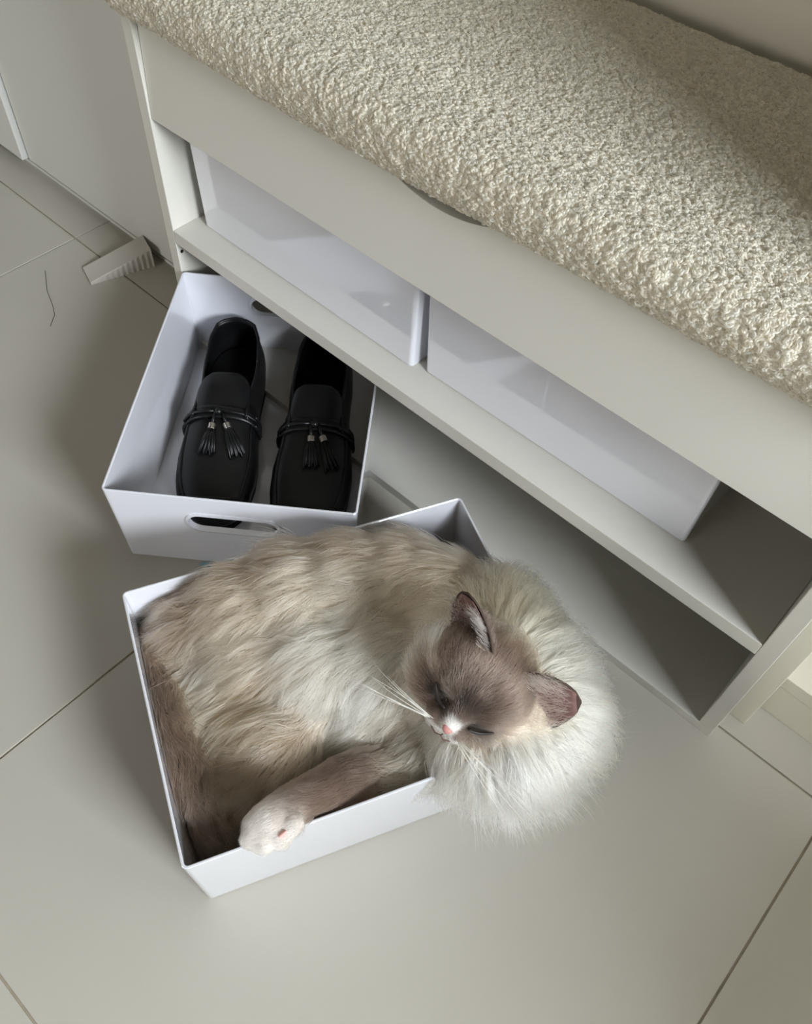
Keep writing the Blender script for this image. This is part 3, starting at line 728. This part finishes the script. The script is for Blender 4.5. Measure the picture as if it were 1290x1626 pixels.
GAM = 1.22
EARC = hd(.045, .004, .032)
def grow(n, weight, q, rad, clump_mm, jit, clump=0.55, lscale=1.0):
    P, Nn, tri, bw = sample(cat_me, n, weight)
    W = (vW[tri] * bw[:, :, None]).sum(1)
    col, _ = coat(P)
    Lh = hloc(P); nd = np.linalg.norm(Lh - np.array([0, .048, -.008]), axis=1)
    hl = .0038 + .0062 * np.clip((nd - .012) / .03, 0, 1) + .020 * np.clip(np.maximum((.002 - Lh[:, 1]) / .022, (np.abs(Lh[:, 0]) - .027) / .012 * (Lh[:, 2] < .006)), 0, 1)
    ed_ = np.linalg.norm(P - EARC, axis=1); near = np.clip((ed_ - .014) / .016, .22, 1)
    L = near * (W[:, :9] @ LEN[:9] + W[:, 9] * hl) * lscale * rng.uniform(.7, 1.12, n); lift = W @ LIFT
    D = flow_dir(P, Nn, W)
    T = np.cross(Nn, D)
    sway = smooth_noise(P, 60, 1.0) * .20 + smooth_noise(P, 130, 2.0) * .16
    # clumps
    nc = max(50, int(n / 22)); ci = rng.choice(n, nc, replace=False); kd = kdtree.KDTree(nc)
    for k, i in enumerate(ci): kd.insert(P[i], k)
    kd.balance()
    own = np.array([kd.find(p)[1] for p in P])
    cP = P[ci][own]; cs = rng.normal(0, .22, nc)[own]; cl = rng.normal(0, .10, nc)[own]; cL = rng.uniform(.82, 1.12, nc)[own]; ct = rng.normal(1, .085, nc)[own]
    longw = np.clip((L - .005) / .02, 0, 1)
    ang = (sway + cs * longw) + rng.normal(0, jit, n)
    D = D * np.cos(ang)[:, None] + T * np.sin(ang)[:, None]
    lf = np.clip(lift + cl * longw + rng.normal(0, .07, n), .06, 1.1)
    L = L * cL
    curl = rng.normal(0, .20, n) + smooth_noise(P, 90, 3.0) * .25
    pts = np.zeros((n, q, 3)); pts[:, 0] = P - Nn * .0006
    seg = L / (q - 1)
    T = np.cross(Nn, D)
    inside = None
    bp, bq = to_box(P); inbox = (P[:, 2] < RIM + .002) & (bp > 0) & (bp < CBX) & (bq > 0) & (bq < CBY)
    cur = P.copy(); grav = (W[:, 5] * .55 + longw * .10)
    for k in range(1, q):
        t = k / (q - 1)
        dirv = D * (1 - lf * (1 - t) * .55)[:, None] + Nn * (lf * (1.0 - t * 1.15))[:, None] + T * (curl * (t - .3) * longw)[:, None] + np.array([0, 0, -1.0]) * (grav * t)[:, None]
        dirv /= np.linalg.norm(dirv, axis=1, keepdims=True)
        cur = cur + dirv * seg[:, None]
        x = cur + (cP - P) * (clump * longw * t ** 1.3)[:, None]
        # keep out of the walls of the box and off the floor
        p_, q2 = to_box(x); low = x[:, 2] < RIM + .0008
        m1 = inbox & (low | (W[:, 5] + W[:, 9] < .3))
        pc = np.clip(p_, .0040, CBX - .0040); qc = np.clip(q2, .0040, CBY - .0040)
        x[m1, :2] = B0 + pc[m1, None] * U2 + qc[m1, None] * V2
        m2 = (~inbox) & low
        # strands that hang outside: push beyond the outer face
        o1 = m2 & (p_ > CBX - .02) & (p_ < CBX + .0015) & (q2 > 0); p_ = np.where(o1, CBX + .0015, p_)
        o2 = m2 & (q2 < .02) & (q2 > -.0015) & (p_ > 0) & ~o1; q2 = np.where(o2, -.0015, q2)
        mm = o1 | o2
        x[mm, :2] = B0 + p_[mm, None] * U2 + q2[mm, None] * V2
        x[:, 2] = np.maximum(x[:, 2], .003)
        pts[:, k] = x
    hv = 1 + W[:, [9]] * rng.normal(0, .20, (n, 1))
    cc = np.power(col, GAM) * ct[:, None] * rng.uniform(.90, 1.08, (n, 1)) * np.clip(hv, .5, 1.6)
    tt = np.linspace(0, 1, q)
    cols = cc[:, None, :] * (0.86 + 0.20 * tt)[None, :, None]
    rr = rad * np.clip(1.0 - tt ** 2.2 * .85, .12, 1)[None, :] * (0.55 + .45 * longw)[:, None]
    return pts, rr, np.clip(cols, 0, .97)
_de = np.linalg.norm(co - EARC, axis=1)
wl = vW[:, [0, 1, 2, 3, 4, 6]].sum(1); wm = vW[:, 5] * np.clip((_de - .012) / .014, .15, 1); wsht = vW[:, [7, 8, 9]].sum(1)
upz = np.clip((co[:, 2] - .010) / .02, 0.02, 1)
fur = []
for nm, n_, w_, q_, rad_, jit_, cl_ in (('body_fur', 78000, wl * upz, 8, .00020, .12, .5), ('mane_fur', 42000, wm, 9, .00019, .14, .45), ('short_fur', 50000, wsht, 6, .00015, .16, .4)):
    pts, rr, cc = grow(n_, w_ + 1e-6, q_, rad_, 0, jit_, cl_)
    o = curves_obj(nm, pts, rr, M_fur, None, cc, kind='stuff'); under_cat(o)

# ---- ears
def ear(sgn, base, up, face, h, w, name='ear'):
    """a cupped leaf; base, up, face in head coordinates"""
    b = hd(*base); U_ = HS * up[0] + HF * up[1] + HU * up[2]; U_ /= np.linalg.norm(U_)
    F_ = HS * face[0] + HF * face[1] + HU * face[2]; F_ -= U_ * (F_ @ U_); F_ /= np.linalg.norm(F_); R_ = np.cross(U_, F_)
    P = []
    for i in range(15):
        t = i / 14; half = w * (1 - t ** 2.3) ** .60 * (1 - .08 * t) + .0006; row = []
        for j in range(17):
            s = -1 + 2 * j / 16; a = s * (1.15 - .45 * t)
            x = half * math.sin(a) / math.sin(1.15 - .45 * t); y = -half * .72 * (math.cos(a) - math.cos(1.15 - .45 * t)) / 1.0
            row.append(b + U_ * (h * t) + R_ * x + F_ * (y + .004 * t * t))
        P.append(row)
    bm = bmesh.new(); add_grid(bm, P)
    o = bm_obj(name, bm, None, None, smooth=True)
    return o, P, U_, F_, R_
M_earout = mat('ear_outside', srgb(84, 70, 63), .9, .1, bump=(900, .3, .0005))
M_earin = mat('ear_inside', srgb(124, 95, 91), .7, .2, noise=(120, .2, 3))
EARS = [(1, (.031, .007, .018), (.60, -.38, .52), (.25, .82, .50), .049, .0270), (-1, (-.027, -.005, .026), (-.60, -.05, .80), (-.62, .72, .12), .046, .0250)]
for sgn, base, up, face, h, w in EARS:
    o, P, U_, F_, R_ = ear(sgn, base, up, face, h, w)
    o.data.materials.append(M_earout)
    s_ = o.modifiers.new('s', 'SOLIDIFY'); s_.thickness = .0016; s_.offset = 0
    under_cat(o)
    bm = bmesh.new(); add_grid(bm, [[np.array(p) + F_ * .0016 - (np.array(p) - np.array(r[8])) * .16 for p in r] for r in P[:-1]])
    oi = bm_obj('ear_lining', bm, M_earin, None, smooth=True, label='pinkish ear lining')
    s2 = oi.modifiers.new('s', 'SOLIDIFY'); s2.thickness = .0006
    oi.parent = o
    oi.matrix_parent_inverse = Matrix.Translation(-Vector(cat.location)) @ Matrix.Identity(4)
    oi.matrix_parent_inverse = Matrix.Identity(4)
    # ear hairs: fringe over the opening and short fur on the back
    n = 2600; ti = rng.random(n); sj = rng.uniform(-1, 1, n)
    roots = np.array([P[int(a * 9)][int((b * .5 + .5) * 16)] for a, b in zip(ti ** 1.5, sj)]) + rng.normal(0, .001, (n, 3))
    inner = rng.random(n) < .42
    ln = np.where(inner, rng.uniform(.007, .019, n), rng.uniform(.003, .006, n))
    dirs = np.where(inner[:, None], U_ * .75 + F_ * .55 - R_ * (sj * .55)[:, None], U_ * .8 - F_ * .45) + rng.normal(0, .16, (n, 3))
    dirs /= np.linalg.norm(dirs, axis=1, keepdims=True); q = 5; tt = np.linspace(0, 1, q)
    pts = roots[:, None] + dirs[:, None] * (ln[:, None] * tt[None])[:, :, None] + F_ * .004 * np.where(inner, 1, 0)[:, None, None] * (tt * (1 - tt))[None, :, None]
    cc = np.where(inner[:, None], np.array(srgb(196, 180, 168)), np.array(srgb(88, 73, 65)))[:, None] * np.ones((1, q, 1)) * rng.uniform(.8, 1.1, (n, 1, 1))
    under_cat(curves_obj('ear_fur', pts, np.full((1, q), .00012), M_fur, None, cc, kind='stuff'))

# ---- nose, mouth, eyes, whiskers, pads
def blob(name, centre, axes, radii, m, shape=None, **k):
    bm = bmesh.new(); bmesh.ops.create_uvsphere(bm, u_segments=20, v_segments=12, radius=1.0)
    for v in bm.verts:
        c = v.co.copy()
        if shape: c = shape(c)
        v.co = Vector(centre + axes[0] * c.x * radii[0] + axes[1] * c.y * radii[1] + axes[2] * c.z * radii[2])
    return under_cat(bm_obj(name, bm, m, None, smooth=True, **k))
AX = (HS, HF, HU)
def tri(c):
    c = c.copy(); c.x *= (0.62 + .48 * (c.z + 1) / 2 * 1.2); return c
blob('nose', hd(0, .0485, -.0085), AX, (.0046, .0034, .0032), M_nose, tri, label='small pink nose')
bm = bmesh.new()
add_tube(bm, [hd(0, .0515, -.0125), hd(0, .0500, -.0165)], .0006, 6)
for sg in (-1, 1): add_tube(bm, [hd(0, .0500, -.0165), hd(sg * .004, .0492, -.0195), hd(sg * .009, .0462, -.0200), hd(sg * .013, .042, -.0185)], [.0005, .0006, .0006, .0004], 6)
under_cat(bm_obj('mouth', bm, mat('mouth_line', srgb(92, 66, 62), .6), None, smooth=True, label='thin closed mouth line'))
for sg in (-1, 1):
    bm = bmesh.new()
    ep = [hd(sg * (.0120 + .0175 * k / 8), .0425 - .0095 * (k / 8) - .001 * (k / 8) ** 2, .0005 + .0042 * (k / 8) - .0030 * math.sin(math.pi * k / 8)) for k in range(9)]
    add_tube(bm, ep, [.0007 + .0008 * math.sin(math.pi * k / 8) for k in range(9)], 8)
    under_cat(bm_obj('closed_eye', bm, M_dark, None, smooth=True, label='dark slit of a closed eye'))
for sg in (-1, 1):
    for k in range(8):
        r0 = hd(sg * (.0110 + .0012 * (k % 3)), .0450 - .0012 * (k // 3), -.0135 - .0022 * (k // 3))
        d = HS * sg * (.80 + .1 * random.random()) + HF * (.35 - .22 * random.random()) + HU * (.30 - .15 * k / 2 * .8 + random.uniform(-.08, .08))
        d /= np.linalg.norm(d); ln = random.uniform(.060, .085); q = 7
        bend = np.array([0, 0, -1.0]) * random.uniform(.004, .014) + HF * random.uniform(-.014, .002)
        bm = bmesh.new(); add_tube(bm, [r0 + d * ln * j / (q - 1) + bend * (j / (q - 1)) ** 2 for j in range(q)], [.00021 * (1 - .75 * j / (q - 1)) for j in range(q)], 5)
        under_cat(bm_obj('whisker', bm, M_whisk, None, smooth=True))
pa = pix(450, 1319, .137) + nI * .0062
blob('toe_pad', pa, (RX * .83 - RD * .55, nI, RX * .55 + RD * .83), (.0040, .0034, .0018), M_pad, None, label='pink pad edge of the white paw')
